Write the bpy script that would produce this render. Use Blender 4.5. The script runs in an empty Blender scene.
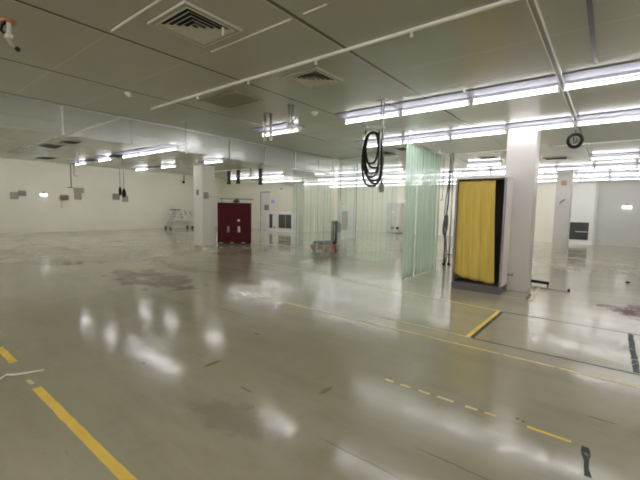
import bpy, bmesh, math, random
from mathutils import Vector, Matrix
random.seed(7)
sc = bpy.context.scene
COL = sc.collection
PI = math.pi
ZC = 3.04           # low ceiling
BG = 'structure'

# ------------------------------------------------------------------ materials
def mat(name, color=(.5, .5, .5), rough=.5, metal=0., spec=.5, emit=None, estr=0.):
    m = bpy.data.materials.new(name); m.use_nodes = True
    b = m.node_tree.nodes['Principled BSDF']
    b.inputs['Base Color'].default_value = (*color, 1)
    b.inputs['Roughness'].default_value = rough
    b.inputs['Metallic'].default_value = metal
    b.inputs['Specular IOR Level'].default_value = spec
    if emit:
        b.inputs['Emission Color'].default_value = (*emit, 1)
        b.inputs['Emission Strength'].default_value = estr
    return m

class NT:
    """small node-graph helper"""
    def __init__(s, m): s.m = m; s.t = m.node_tree; s.b = s.t.nodes['Principled BSDF']
    def n(s, ty, **kw):
        nd = s.t.nodes.new(ty)
        for k, v in kw.items():
            if k in nd.inputs.keys(): nd.inputs[k].default_value = v
            else: setattr(nd, k, v)
        return nd
    def l(s, a, b): s.t.links.new(a, b)
    def pos(s):
        g = s.n('ShaderNodeNewGeometry'); return g.outputs['Position']
    def mapping(s, v, scale=(1, 1, 1), loc=(0, 0, 0)):
        mp = s.n('ShaderNodeMapping'); s.l(v, mp.inputs['Vector'])
        mp.inputs['Scale'].default_value = scale; mp.inputs['Location'].default_value = loc
        return mp.outputs['Vector']
    def noise(s, v, scale, detail=4, rough=.55):
        nd = s.n('ShaderNodeTexNoise'); s.l(v, nd.inputs['Vector'])
        nd.inputs['Scale'].default_value = scale; nd.inputs['Detail'].default_value = detail
        nd.inputs['Roughness'].default_value = rough
        return nd.outputs['Fac']
    def rng(s, f, a, b, c=0., d=1., smooth=False):
        nd = s.n('ShaderNodeMapRange'); s.l(f, nd.inputs[0])
        nd.clamp = True
        if smooth: nd.interpolation_type = 'SMOOTHSTEP'
        for i, v in enumerate((a, b, c, d)): nd.inputs[1 + i].default_value = v
        return nd.outputs[0]
    def mix(s, f, a, b):
        nd = s.n('ShaderNodeMix', data_type='RGBA')
        if hasattr(f, 'is_linked'): s.l(f, nd.inputs[0])
        else: nd.inputs[0].default_value = f
        for i, v in ((6, a), (7, b)):
            if isinstance(v, tuple): nd.inputs[i].default_value = (*v, 1)
            else: s.l(v, nd.inputs[i])
        return nd.outputs[2]
    def math(s, op, a, b=None, c=None):
        nd = s.n('ShaderNodeMath', operation=op)
        for i, v in enumerate((a, b, c)):
            if v is None: continue
            if hasattr(v, 'is_linked'): s.l(v, nd.inputs[i])
            else: nd.inputs[i].default_value = v
        return nd.outputs[0]
    def bump(s, h, strength=.1, dist=.02):
        nd = s.n('ShaderNodeBump'); s.l(h, nd.inputs['Height'])
        nd.inputs['Strength'].default_value = strength; nd.inputs['Distance'].default_value = dist
        return nd.outputs['Normal']

M = {}
# --- floor: worn glossy grey-olive epoxy, with stains
def floor_mat():
    m = mat('floor_epoxy', rough=.2, spec=.6); g = NT(m); p = g.pos()
    big = g.noise(p, .45, 3); mid = g.noise(g.mapping(p, (1, 2.2, 1)), 1.6, 6, .6); fine = g.noise(p, 14, 5, .65)
    c = g.mix(g.rng(big, .35, .68), (.37, .34, .22), (.43, .40, .275))
    c = g.mix(g.rng(mid, .45, .8, 0, .4, True), c, (.39, .365, .27))
    c = g.mix(g.rng(fine, .55, .85, 0, .25, True), c, (.17, .155, .10))
    scratch = g.noise(g.mapping(p, (1.2, 9, 1)), 2.2, 7, .7)
    c = g.mix(g.rng(scratch, .60, .76, 0, .5, True), c, (.17, .15, .10))
    sm = g.noise(g.mapping(p, (.6, 2.4, 1)), 1.0, 6, .68)
    c = g.mix(g.rng(sm, .42, .7, 0, .35, True), c, (.26, .235, .15))
    sm2 = g.noise(g.mapping(p, (2.0, .7, 1), (7, 3, 0)), 1.3, 6, .7)
    c = g.mix(g.rng(sm2, .5, .75, 0, .4, True), c, (.45, .425, .33))
    # stains: (x, y, radius x, radius y, colour, strength)
    warp = g.noise(p, 2.6, 5, .65); dull = None
    sep = g.n('ShaderNodeSeparateXYZ'); g.l(p, sep.inputs[0])
    for (sx, sy, rx, ry, colr, st) in ((-7.4, 3.75, 1.6, .68, (.13, .10, .07), .7), (.52, 7.4, .55, .55, (.10, .022, .014), 1.0),
                                       (-8.9, 4.9, 2.2, .35, (.2, .165, .12), .5), (-11, 3.2, 1.2, .5, (.2, .17, .12), .4),
                                       (-2.1, 1.6, .5, .2, (.17, .16, .12), .35), (-9.6, 8.0, 1.3, 1.0, (.24, .17, .09), .45)):
        dx = g.math('DIVIDE', g.math('SUBTRACT', sep.outputs[0], sx), rx)
        dy = g.math('DIVIDE', g.math('SUBTRACT', sep.outputs[1], sy), ry)
        r = g.math('ADD', g.math('MULTIPLY', dx, dx), g.math('MULTIPLY', dy, dy))
        r = g.math('ADD', r, g.math('MULTIPLY', g.math('SUBTRACT', warp, .5), 4.5))
        f = g.rng(r, .2, 1.0, st, 0, True); c = g.mix(f, c, colr)
        dull = f if dull is None else g.math('MAXIMUM', dull, f)
    for (sx, sy, rx, ry, st) in ((-1.1, 1.82, .36, .008, .5), (-.62, 2.13, .32, .008, .5), (-2.26, 1.935, .09, .010, .6), (-2.9, 2.06, .035, .12, .5), (-.43, 2.92, .014, .014, .9), (-.39, 2.905, .012, .012, .9),
                                 (-3.2, 2.9, .06, .02, .6), (-3.4, 1.65, .05, .02, .5), (-9.5, 7.3, 1.6, .03, .4), (-7.2, 5.6, 1.1, .03, .4), (-4.2, 3.3, .5, .015, .4), (-1.75, 2.35, .03, .1, .4), (.05, 3.3, .12, .012, .5)):
        dx = g.math('DIVIDE', g.math('SUBTRACT', sep.outputs[0], sx), rx); dy = g.math('DIVIDE', g.math('ADD', g.math('SUBTRACT', sep.outputs[1], sy), g.math('MULTIPLY', g.math('SUBTRACT', warp, .5), .05)), ry)
        r = g.math('ADD', g.math('MULTIPLY', dx, dx), g.math('MULTIPLY', dy, dy))
        c = g.mix(g.rng(r, .3, 1.0, st, 0, True), c, (.08, .07, .05))
    g.l(c, g.b.inputs['Base Color'])
    g.l(g.rng(dull, 0, 1, .6, .22), g.b.inputs['Specular IOR Level'])
    w1 = g.noise(p, 1.1, 5, .6); w2 = g.noise(g.mapping(p, (2.4, 1, 1)), 5, 4, .6)
    rr = g.math('ADD', g.rng(w1, .36, .66, .065, .17), g.rng(w2, .35, .7, -.02, .06))
    w3 = g.noise(g.mapping(p, (3.5, 14, 1)), 2.6, 5, .65)
    rr = g.math('ADD', rr, g.rng(w3, .48, .68, 0, .07, True))
    rr = g.math('MINIMUM', rr, .255)
    rr = g.math('ADD', rr, g.rng(dull, .75, .95, 0, .35))
    g.l(rr, g.b.inputs['Roughness'])
    wav = g.noise(p, 2.3, 3); 
    g.l(g.bump(g.math('ADD', wav, g.math('MULTIPLY', g.noise(g.mapping(p, (1, 2, 1)), 7, 3), .12)), .075, .018), g.b.inputs['Normal'])
    return m
M['floor'] = floor_mat()

# --- ceiling: glossy painted metal panels with dark sealed joints
def ceil_mat():
    m = mat('ceiling_panels', rough=.2, spec=.36); g = NT(m); p = g.pos()
    sep = g.n('ShaderNodeSeparateXYZ'); g.l(p, sep.inputs[0])
    def lines(ch, off, per, half):
        v = g.math('ADD', ch, off); v = g.math('DIVIDE', v, per); v = g.math('FRACT', v)
        v = g.math('ABSOLUTE', g.math('SUBTRACT', v, .5)); v = g.math('SUBTRACT', .5, v)
        return g.rng(g.math('MULTIPLY', v, per), half, half + .004, 1, 0)
    lx = lines(sep.outputs[0], 100 * 1.562 + 2.107, 1.562, .018)
    lxl = lines(sep.outputs[0], 100 * 1.562 + 2.107 + .024, 1.562, .008)
    ly = lines(sep.outputs[1], 100 * .78 - 2.31, .78, .004)
    n1 = g.noise(g.mapping(p, (.5, 1.2, 1)), .8, 2)
    c = g.mix(g.rng(n1, .35, .7), (.425, .425, .35), (.455, .455, .38))
    c = g.mix(g.math('MULTIPLY', ly, .45), c, (.70, .68, .6))
    c = g.mix(g.math('MULTIPLY', lxl, .8), c, (.70, .68, .6))
    c = g.mix(lx, c, (.12, .115, .09))
    g.l(c, g.b.inputs['Base Color'])
    wav = g.noise(g.mapping(p, (.7, 1.6, 1)), 1.0, 2)
    g.l(g.bump(wav, .16, .03), g.b.inputs['Normal'])
    return m
M['ceiling'] = ceil_mat()

def wall_mat(name, a, b, rough=.6):
    m = mat(name, a, rough); g = NT(m); p = g.pos()
    c = g.mix(g.rng(g.noise(p, .7, 5), .35, .7), a, b)
    c = g.mix(g.rng(g.noise(g.mapping(p, (1, 1, .4)), 3, 6, .65), .62, .8, 0, .18), c, (.45, .42, .33))
    g.l(c, g.b.inputs['Base Color']); return m
M['wall'] = wall_mat('wall_cream', (.78, .765, .63), (.83, .815, .70))
M['wallgrey'] = wall_mat('wall_grey', (.54, .53, .49), (.58, .57, .53))
M['white'] = wall_mat('white_panel', (.74, .735, .68), (.78, .77, .72), .4)
M['column'] = wall_mat('column_paint', (.55, .525, .48), (.60, .57, .53), .5)
M['columncream'] = wall_mat('column_cream', (.76, .74, .64), (.80, .78, .68), .5)
M['plinth'] = mat('plinth_brown_grey', (.13, .118, .115), .45)
M['booth_side'] = wall_mat('booth_side', (.80, .71, .65), (.83, .74, .68), .4)
M['steel'] = mat('galvanised_steel', (.55, .55, .54), .3, .9)
M['whitemetal'] = mat('white_metal', (.8, .8, .77), .35)
M['rail'] = mat('rail_cream', (.93, .91, .84), .35)
M['greymetal'] = mat('grey_metal', (.27, .26, .26), .4, .4)
M['darkmetal'] = mat('dark_metal', (.06, .06, .055), .4, .3)
M['black'] = mat('black_rubber', (.008, .008, .010), .5, 0, .2)
M['darkin'] = mat('dark_interior', (.05, .035, .045), .7)
M['redcab'] = mat('red_lacquer', (.082, .003, .008), .5, 0, .25)
M['redplastic'] = mat('red_plastic', (.42, .05, .035), .4)
M['grille'] = mat('vent_paint', (.64, .63, .54), .45)
M['grilleolive'] = mat('return_grille', (.36, .34, .255), .5)
M['grilledark'] = mat('vent_flange', (.38, .375, .31), .45)
M['duct'] = mat('duct_dark', (.09, .085, .075), .5, .3)
M['tan'] = mat('tan_board', (.42, .33, .26), .7)
M['brown'] = mat('brown_box', (.26, .19, .14), .6)
M['greyboard'] = mat('grey_board', (.36, .35, .30), .6)
M['greyboard2'] = mat('grey_board_dark', (.30, .29, .24), .6)
M['orange'] = mat('orange_plate', (.42, .27, .17), .5)
M['purple'] = mat('lilac_sign', (.42, .40, .80), .5)
M['pink'] = mat('pinkish_patch', (.45, .33, .31), .7)
M['paper'] = mat('paper', (.80, .76, .64), .7)
M['copper'] = mat('rusty_ring', (.45, .2, .09), .5)
M['window'] = mat('dark_window', (.06, .06, .06), .12)
M['brass'] = mat('brass', (.35, .2, .1), .4, .5)
M['hose'] = mat('hose_grey', (.13, .13, .13), .5)
M['plug'] = mat('plug_grey', (.33, .31, .27), .5)
M['glowtint'] = mat('glow_tinted_plate', (.27, .27, .36), .45, .0, .3)  # lavender of the tube glow put into the plate colour
M['tube'] = mat('lit_tube', (.9, .9, .9), .4, emit=(.97, .96, 1.0), estr=17.5)
M['exit'] = mat('lit_sign', (.9, .9, .9), .4, emit=(.92, .97, 1.0), estr=.75)

def tape_mat(name, col, wear):
    m = mat(name, col, .55, 0, .25); g = NT(m); p = g.pos()
    n = g.noise(p, 9, 6, .7)
    c = g.mix(g.rng(g.noise(p, 3, 4), .35, .65), tuple(x * .85 for x in col), col)
    c = g.mix(g.rng(n, wear, wear + .1), c, (.29, .27, .19))
    g.l(c, g.b.inputs['Base Color']); return m
M['yellowtape'] = tape_mat('yellow_tape', (.95, .66, .12), .66)
M['yellowthin'] = tape_mat('yellow_line', (.82, .66, .30), .58)
M['paleline'] = tape_mat('pale_line', (.7, .68, .58), .6)
M['greentape'] = tape_mat('dark_green_tape', (.03, .06, .04), .62)
M['greenpale'] = tape_mat('green_patch', (.012, .04, .022), .56)

def cloth_mat():
    m = mat('yellow_cloth', (.62, .43, .07), .65); g = NT(m); p = g.pos()
    c = g.mix(g.rng(g.noise(g.mapping(p, (1, 1, .3)), 6, 4), .35, .7), (.63, .45, .075), (.70, .51, .10))
    g.l(c, g.b.inputs['Base Color'])
    g.b.inputs['Sheen Weight'].default_value = .2
    return m
M['yellowcloth'] = cloth_mat()

def clear_mat(name, tint, haze, hcol, rough, gl=.06):
    """clear sheet: see-through with a little milky haze and a gloss coat"""
    m = bpy.data.materials.new(name); m.use_nodes = True
    t = m.node_tree; t.nodes.clear()
    out = t.nodes.new('ShaderNodeOutputMaterial')
    tr = t.nodes.new('ShaderNodeBsdfTransparent'); tr.inputs[0].default_value = (*tint, 1)
    df = t.nodes.new('ShaderNodeBsdfDiffuse'); df.inputs[0].default_value = (*hcol, 1)
    tl = t.nodes.new('ShaderNodeBsdfTranslucent'); tl.inputs[0].default_value = (*hcol, 1)
    hz = t.nodes.new('ShaderNodeMixShader'); hz.inputs[0].default_value = .5
    t.links.new(df.outputs[0], hz.inputs[1]); t.links.new(tl.outputs[0], hz.inputs[2])
    m1 = t.nodes.new('ShaderNodeMixShader'); m1.inputs[0].default_value = haze
    t.links.new(tr.outputs[0], m1.inputs[1]); t.links.new(hz.outputs[0], m1.inputs[2])
    gs = t.nodes.new('ShaderNodeBsdfGlossy'); gs.inputs['Roughness'].default_value = rough
    fr = t.nodes.new('ShaderNodeFresnel'); fr.inputs[0].default_value = 1.45
    ad = t.nodes.new('ShaderNodeMath'); ad.operation = 'ADD'; ad.use_clamp = True; ad.inputs[1].default_value = gl
    ge = t.nodes.new('ShaderNodeNewGeometry')
    iv = t.nodes.new('ShaderNodeMath'); iv.operation = 'SUBTRACT'; iv.inputs[0].default_value = 1; t.links.new(ge.outputs['Backfacing'], iv.inputs[1])
    t.links.new(fr.outputs[0], ad.inputs[0])
    fb = t.nodes.new('ShaderNodeMath'); fb.operation = 'MULTIPLY'; t.links.new(ad.outputs[0], fb.inputs[0]); t.links.new(iv.outputs[0], fb.inputs[1]); ad = fb
    m2 = t.nodes.new('ShaderNodeMixShader'); t.links.new(ad.outputs[0], m2.inputs[0])
    t.links.new(m1.outputs[0], m2.inputs[1]); t.links.new(gs.outputs[0], m2.inputs[2])
    t.links.new(m2.outputs[0], out.inputs[0])
    return m
M['glass'] = clear_mat('smoke_screen_glass', (.95, .97, .95), .14, (.88, .90, .86), .2, .36)
M['pvc'] = clear_mat('clear_pvc', (.98, .996, .986), .20, (.80, .95, .84), .12, .01)
M['pvcgreen'] = clear_mat('green_pvc', (.94, .985, .95), .60, (.80, .97, .84), .12, .0)

# ------------------------------------------------------------------ geometry helpers
class MB:
    def __init__(s): s.bm = bmesh.new()
    def box(s, x0, x1, y0, y1, z0, z1, bev=0.):
        b2 = bmesh.new()
        bmesh.ops.create_cube(b2, size=1)
        for v in b2.verts:
            v.co = Vector(((x0 + x1) / 2 + v.co.x * (x1 - x0), (y0 + y1) / 2 + v.co.y * (y1 - y0), (z0 + z1) / 2 + v.co.z * (z1 - z0)))
        if bev: bmesh.ops.bevel(b2, geom=b2.edges[:], offset=bev, segments=2, affect='EDGES')
        s.add(b2); return s
    def add(s, b2):
        me = bpy.data.meshes.new('tmp'); b2.to_mesh(me); b2.free(); s.bm.from_mesh(me); bpy.data.meshes.remove(me)
    def tube(s, pts, r, seg=10, closed=False, caps=True):
        pts = [Vector(p) for p in pts]; n = len(pts); rings = []
        up = None
        for i, p in enumerate(pts):
            a = pts[i - 1] if (i > 0 or closed) else pts[0]
            b = pts[(i + 1) % n] if (i < n - 1 or closed) else pts[-1]
            t = (b - a)
            if t.length < 1e-9: t = Vector((0, 0, 1))
            t.normalize()
            if up is None:
                up = Vector((0, 0, 1)) if abs(t.z) < .9 else Vector((1, 0, 0))
            u = (up - t * up.dot(t))
            if u.length < 1e-6: u = t.orthogonal()
            u.normalize(); up = u; w = t.cross(u)
            rr = r[i] if isinstance(r, (list, tuple)) else r
            rings.append([s.bm.verts.new(p + (u * math.cos(k * 2 * PI / seg) + w * math.sin(k * 2 * PI / seg)) * rr) for k in range(seg)])
        m = n if closed else n - 1
        for i in range(m):
            A, B = rings[i], rings[(i + 1) % n]
            for k in range(seg):
                f = s.bm.faces.new((A[k], A[(k + 1) % seg], B[(k + 1) % seg], B[k])); f.smooth = True
        if caps and not closed:
            s.bm.faces.new(rings[0][::-1]); s.bm.faces.new(rings[-1])
        return s
    def cyl(s, a, b, r, seg=14): return s.tube([a, b], r, seg)
    def prism(s, poly, z0, z1):
        a = [s.bm.verts.new((x, y, z0)) for x, y in poly]; b = [s.bm.verts.new((x, y, z1)) for x, y in poly]
        n = len(poly); s.bm.faces.new(a[::-1]); s.bm.faces.new(b)
        for i in range(n): s.bm.faces.new((a[i], a[(i + 1) % n], b[(i + 1) % n], b[i]))
        return s
    def frame(s, x0, x1, y0, y1, z0, z1, w):
        s.box(x0, x1, y0, y0 + w, z0, z1); s.box(x0, x1, y1 - w, y1, z0, z1)
        s.box(x0, x0 + w, y0 + w, y1 - w, z0, z1); s.box(x1 - w, x1, y0 + w, y1 - w, z0, z1); return s
    def xform(s, mtx): bmesh.ops.transform(s.bm, matrix=mtx, verts=s.bm.verts); return s
    def build(s, name, m, parent=None, loc=None):
        """vertices are in world space for top-level objects (origin moved to the base) and in the parent's space for parts"""
        bmesh.ops.recalc_face_normals(s.bm, faces=s.bm.faces)
        if parent is None and loc is None:
            xs = [v.co for v in s.bm.verts]
            loc = Vector(((min(v.x for v in xs) + max(v.x for v in xs)) / 2, (min(v.y for v in xs) + max(v.y for v in xs)) / 2, min(v.z for v in xs)))
        if parent is None:
            bmesh.ops.translate(s.bm, verts=s.bm.verts, vec=-Vector(loc))
        me = bpy.data.meshes.new(name); s.bm.to_mesh(me); s.bm.free()
        me.materials.append(m)
        o = bpy.data.objects.new(name, me); COL.objects.link(o)
        if parent is None: o.location = loc
        else: o.parent = parent
        return o

def tag(o, label=None, cat=None, group=None, kind=None):
    if label: o['label'] = label
    if cat: o['category'] = cat
    if group: o['group'] = group
    if kind: o['kind'] = kind
    return o
def thing(name, label, cat, loc=(0, 0, 0), rz=0., group=None, kind=None):
    o = bpy.data.objects.new(name, None); COL.objects.link(o)
    o.location = loc; o.rotation_euler.z = rz; o.empty_display_size = .1
    return tag(o, label, cat, group, kind)
def dup(root, loc, label=None, group=None, rz=None):
    r = root.copy(); COL.objects.link(r); r.location = loc
    if rz is not None: r.rotation_euler.z = rz
    if label: r['label'] = label
    if group: r['group'] = group
    for ch in list(root.children):
        c = ch.copy(); COL.objects.link(c); c.parent = r
        for g in list(ch.children):
            d = g.copy(); COL.objects.link(d); d.parent = c
    return r
def struct(name, mb, m): return tag(mb.build(name, m), kind=BG)

# ------------------------------------------------------------------ setting
XL, XR, YF, YB = -23.1, 7.0, -5.5, 22.0
XE = -16.7       # edge where the low ceiling stops
struct('floor', MB().box(XL - .2, XR + .2, YF - .2, YB + .2, -.2, 0), M['floor'])
c = MB().box(XE, XR + .2, YF - .2, YB + .2, ZC, ZC + .12)
c.box(XE, XE + .12, YF - .2, YB + .2, ZC + .12, 4.3)
c.box(XL - .2, XE, YF - .2, YB + .2, 4.2, 4.3)
struct('ceiling', c, M['ceiling'])
struct('wall_left', MB().box(XL - .2, XL, YF - .2, 17.4, 0, 4.2), M['wall'])
w = MB().box(XL - .2, -15.0, 17.4, 17.6, 0, 4.2); w.box(-15.2, -15.0, 17.6, YB, 0, ZC); w.box(-15.2, -.585, YB, YB + .2, 0, ZC)
struct('wall_back', w, M['wall'])
struct('wall_right', MB().box(XR, XR + .2, YF - .2, YB + .2, 0, ZC), M['wall'])
struct('wall_front', MB().box(XL - .2, XR + .2, YF - .2, YF, 0, 4.2), M['wall'])
# big grey sliding door at the right of the back wall
d = thing('door_1', None, None, (3.2, YB, 0)); tag(d, kind=BG)
MB().box(-3.785, 3.8, 0, .2, 0, ZC).build('door_panel', M['wallgrey'], d)
MB().box(-3.80, -3.70, -.05, 0, 0, ZC).build('door_frame', M['white'], d)
# far personnel door
d = thing('door_2', None, None, (-18.4, 17.4, 0)); tag(d, kind=BG)
MB().box(-.40, .48, -.03, 0, 0, 2.5).build('door_panel', M['white'], d)
f = MB(); f.box(-.47, -.40, -.06, 0, 0, 2.57); f.box(-.40, .48, -.06, 0, 2.5, 2.57); f.build('door_frame', M['greyboard'], d)
MB().box(-.06, .34, -.05, -.03, 1.32, 1.68).build('door_window', M['greymetal'], d)
MB().box(-.36, -.30, -.08, -.03, .95, 1.1).build('handle', M['steel'], d)
struct('trim_1', MB().box(XL, XL + .012, YF, 17.39, 1.15, 1.185), M['wall'])
# white jointing strips and dark channel on the ceiling
struct('trim_2', MB().box(-3.24, -2.16, 2.303, 2.317, ZC - .006, ZC), M['rail'])
struct('trim_3', MB().box(-2.02, -1.79, 2.303, 2.317, ZC - .006, ZC), M['rail'])
struct('trim_4', MB().box(-3.59, -2.75, 1.513, 1.527, ZC - .006, ZC), M['rail'])
struct('trim_5', MB().box(-.24, -.205, .66, 4.83, ZC - .012, ZC), M['darkmetal'])

# columns
def column(x0, x1, y0, y1, label, cm='column'):
    o = tag(MB().box(x0, x1, y0, y1, 0, ZC, .012).build('column', M[cm]), label, 'column', kind=BG); return o
column(-1.62, -1.13, 7.73, 8.17, 'square off-white column standing right behind the yellow-curtained booth')
column(-1.66, -1.17, 16.4, 16.85, 'square pale column near the grey back wall with orange plate near its top')
k = column(-12.6, -12.05, 8.16, 8.74, 'square cream column beside the dark red cabinet', 'columncream')
# white pier with recessed dark grille in the back wall
p = thing('wall_pier', 'white projecting wall pier with dark grille window beside the grey back wall', 'wall pier', (-1.1, 21.85, 0), kind=BG)
MB().box(-.56, .51, -.13, .15, 0, ZC).build('pier_body', M['white'], p)
g = MB().box(-.42, .34, -.15, -.13, .22, 1.06).build('grille_window', M['window'], p)
MB().box(-.18, .31, -.165, -.15, .60, .625).build('crossbar', M['whitemetal'], g)

# ------------------------------------------------------------------ fluorescent lights
LEN = .985
def make_light(loc, label, group):
    t = thing('ceiling_light', label, 'ceiling light', loc, 0, group)     # loc = centre on the ceiling
    h = MB().box(-.503, .503, -.033, .033, -.044, 0, .004); h.build('housing', M['whitemetal'], t)
    MB().box(-.503, .503, -.32, .19, -.012, 0, .003).build('glow_tinted_plate', M['glowtint'], t)  # tinted plate stands in for the soft glow above the tube
    MB().cyl((-LEN / 2, 0, -.086), (LEN / 2, 0, -.086), .016, 12).build('tube', M['tube'], t)
    for s in (-1, 1):
        MB().box(s * .49 - .012, s * .49 + .012, -.02, .02, -.112, -.044).build('tube_holder', M['whitemetal'], t)
    return t
LP = 1.033
ORD = ['first', 'second', 'third', 'fourth', 'fifth', 'sixth', 'seventh', 'eighth', 'ninth', 'tenth', 'eleventh', 'twelfth', 'thirteenth',
       'fourteenth', 'fifteenth', 'sixteenth', 'seventeenth', 'eighteenth', 'nineteenth', 'twentieth', 'twenty-first']
def run(x0, n): return [x0 + LP * (i + .5) for i in range(n)]
ROWS = [
    ('unseen fill row just behind the viewer', -1.55, run(-14.0, 21)),  # this row and the next are unseen, added as fill light
    ('unseen fill row farther behind the viewer', -3.7, run(-14.0, 21)),
    ('nearest lit row', 5.28, [-15.28, -13.21] + run(-11.92, 3) + [-5.18] + run(-3.65, 10)),
    ('second nearest lit row', 7.52, [-15.3, -13.24, -10.44] + run(-4.68, 11)),
    ('row passing above the yellow booth', 12.41, run(-16.04, 4) + run(-10.11, 4) + [-3.23] + run(-0.53, 7)),
    ('row just before the orange-plated column', 14.83, run(-16.04, 3) + run(-11.86, 14)),
    ('row behind the orange-plated column', 17.47, run(-15.6, 17)),
    ('row farthest back by the rear wall', 20.1, run(-15.6, 17)),
]
proto = None
for rn, y, xs in ROWS:
    for i, x in enumerate(xs):
        lab = '%s light from the left in the %s' % (ORD[i], rn)
        if proto is None: proto = make_light((x, y, ZC), lab, 'fluorescent lights in the ' + rn)
        else: dup(proto, (x, y, ZC), lab, 'fluorescent lights in the ' + rn)

for i in range(16):  # unseen lamps added to brighten the left wall
    dup(proto, (-17.5, -2 + 1.15 * i, 4.2), '%s unseen fill light from the viewer end over the high strip' % ORD[i], 'unseen fill lights over the high strip', PI / 2)
for i in range(16):  # second unseen row, added to double the fill on that wall
    dup(proto, (-18.4, -2 + 1.15 * i, 4.2), '%s unseen fill light from the viewer end over the high strip, wall side' % ORD[i], 'unseen fill lights over the high strip', PI / 2)
# unlit mounting rails with little clips
def rail(x0, x1, y, label, clips):
    t = thing('light_rail', label, 'ceiling rail', (x0, y, ZC))
    MB().box(0, x1 - x0, -.012, .012, -.024, 0).build('rail', M['rail'], t)
    for cx in clips:
        m = MB().box(cx - x0 - .008, cx - x0 + .008, -.012, .004, -.06, -.024)
        m.box(cx - x0 - .012, cx - x0 + .012, -.018, .008, -.068, -.055); m.build('clip', M['whitemetal'], t)
    return t
rail(-5.85, -0.57, 3.04, 'long cream rail with small clips across the ceiling nearest the viewer', [-4.57, -3.52, -2.48, -1.43])
rail(-14.41, -6.93, 3.04, 'cream rail on the ceiling behind the hanging glass screen', [-12.32, -10.23])
rail(-1.21, 1.54, 10.12, 'bare white rail on the ceiling to the right of the booth column', [-0.46])
rail(-3.3, -1.83, 10.12, 'short bare white rail on the ceiling above the booth', [-2.42])
rail(-14.41, -11.66, 9.94, 'bare white rail on the ceiling above the red cabinet', [-12.76])

# twin-edged trunking running away from the viewer to the ring of cable
t = thing('cable_trunking', 'narrow grey cable trunking with two bright edges along the ceiling', 'cable trunking', (-.55, 3.0, ZC))
MB().box(-.018, .018, 0, 4.45, -.02, 0).build('channel', M['greymetal'], t)
for s in (-1, 1): MB().box(s * .022 - .004, s * .022 + .004, 0, 4.45, -.03, 0).build('edge_strip', M['rail'], t)
MB().box(-.05, .05, 4.45, 4.49, -.05, 0).build('end_cap', M['steel'], t)

# ------------------------------------------------------------------ ceiling vents
def diffuser(x, y, s, label):
    t = thing('ceiling_vent', label, 'ceiling vent', (x, y, ZC)); h = s / 2
    f = MB().frame(-h, h, -h, h, -.012, 0, .045); f.build('frame', M['grilledark'], t)
    MB().frame(-h - .004, h + .004, -h - .004, h + .004, -.017, 0, .008).build('edge_bead', M['grille'], t)
    MB().frame(-h + .04, h - .04, -h + .04, h - .04, -.018, -.006, .012).build('inner_bead', M['grille'], t)
    for i in range(5):
        a = h - .045 - i * (h - .06) / 5; b = a - .028
        if b < .015: break
        z0, z1 = -.012 - .004 * i, -.001
        m = MB(); bm = m.bm
        for (dx, dy) in ((1, 0), (0, 1), (-1, 0), (0, -1)):       # four sloping blades of one square ring
            px, py = -dy, dx
            v = [(dx * a + px * a, dy * a + py * a, z0), (dx * a - px * a, dy * a - py * a, z0),
                 (dx * b - px * b, dy * b - py * b, z1), (dx * b + px * b, dy * b + py * b, z1)]
            vs = [bm.verts.new(q) for q in v]; bm.faces.new(vs)
            v2 = [bm.verts.new((q[0], q[1], q[2] + .003)) for q in v]; bm.faces.new(v2[::-1])
            for k in range(4): bm.faces.new((vs[k], vs[(k + 1) % 4], v2[(k + 1) % 4], v2[k]))
        m.build('blade', M['grille'], t)
    MB().box(-h + .04, h - .04, -h + .04, h - .04, -.0008, 0).build('throat', M['black'], t)
    return t
v = diffuser(-2.9, 1.915, .55, 'square four-way ceiling vent with loose white tag, nearest the viewer')
MB().box(.182, .198, .132, .146, -.082, -.012).build('loose_tag', M['paper'], v)
diffuser(-2.88, 3.49, .51, 'square four-way ceiling vent just beyond the long cream rail')
t = thing('return_grille', 'flat olive-brown return air grille on the ceiling under the cream rail', 'ceiling vent', (-4.42, 3.49, ZC))
MB().frame(-.396, .396, -.253, .253, -.014, 0, .03).build('frame', M['grilleolive'], t)
m = MB()
for i in range(13): m.box(-.366, .366, -.215 + i * .033, -.197 + i * .033, -.010, -.003)
m.build('louvre', M['grilleolive'], t)
MB().box(-.366, .366, -.223, .223, -.003, 0).build('throat', M['darkmetal'], t)
def slot(x, y, sx, sy, label):
    t = thing('slot_vent', label, 'ceiling vent', (x, y, ZC))
    MB().frame(-sx / 2, sx / 2, -sy / 2, sy / 2, -.012, 0, .025).build('frame', M['grilleolive'], t)
    MB().box(-sx / 2 + .02, sx / 2 - .02, -sy / 2 + .02, sy / 2 - .02, -.004, 0).build('throat', M['black'], t)
    m = MB(); n = max(3, int(sy / .06))
    for i in range(n):
        yy = -sy / 2 + (i + .5) * sy / n; m.box(-sx / 2 + .02, sx / 2 - .02, yy - .006, yy + .006, -.010, -.004)
    m.build('louvre', M['duct'], t)
slot(-14.27, 5.33, 0.77, 0.39, 'dark slot vent between two lit lights, nearest the left wall'.replace('two lit lights', 'the two leftmost lights'))
slot(-12.32, 5.33, 0.66, 0.39, 'dark slot vent right of the second light behind the glass screen')
slot(-11.94, 3.41, 0.68, 0.44, 'dark ceiling vent behind the glass screen, middle of three beside the rail')
slot(-10.73, 3.50, 0.55, 0.33, 'dark ceiling vent behind the glass screen, closest to the glass')
slot(-15.24, 4.20, 0.83, 0.39, 'dark ceiling vent behind the glass screen, closest to the left wall')
slot(-2.86, 11.33, 0.46, 0.33, 'dark ceiling slot vent above the yellow-curtained booth')
slot(-1.32, 12.43, 0.55, 0.39, 'dark ceiling slot vent right of the booth column')
slot(-4.95, 9.02, 0.44, 0.44, 'dark ceiling slot vent behind the black cable coil')
slot(-4.24, 8.69, 0.33, 0.44, 'dark ceiling slot vent above the green strip curtain')
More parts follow.
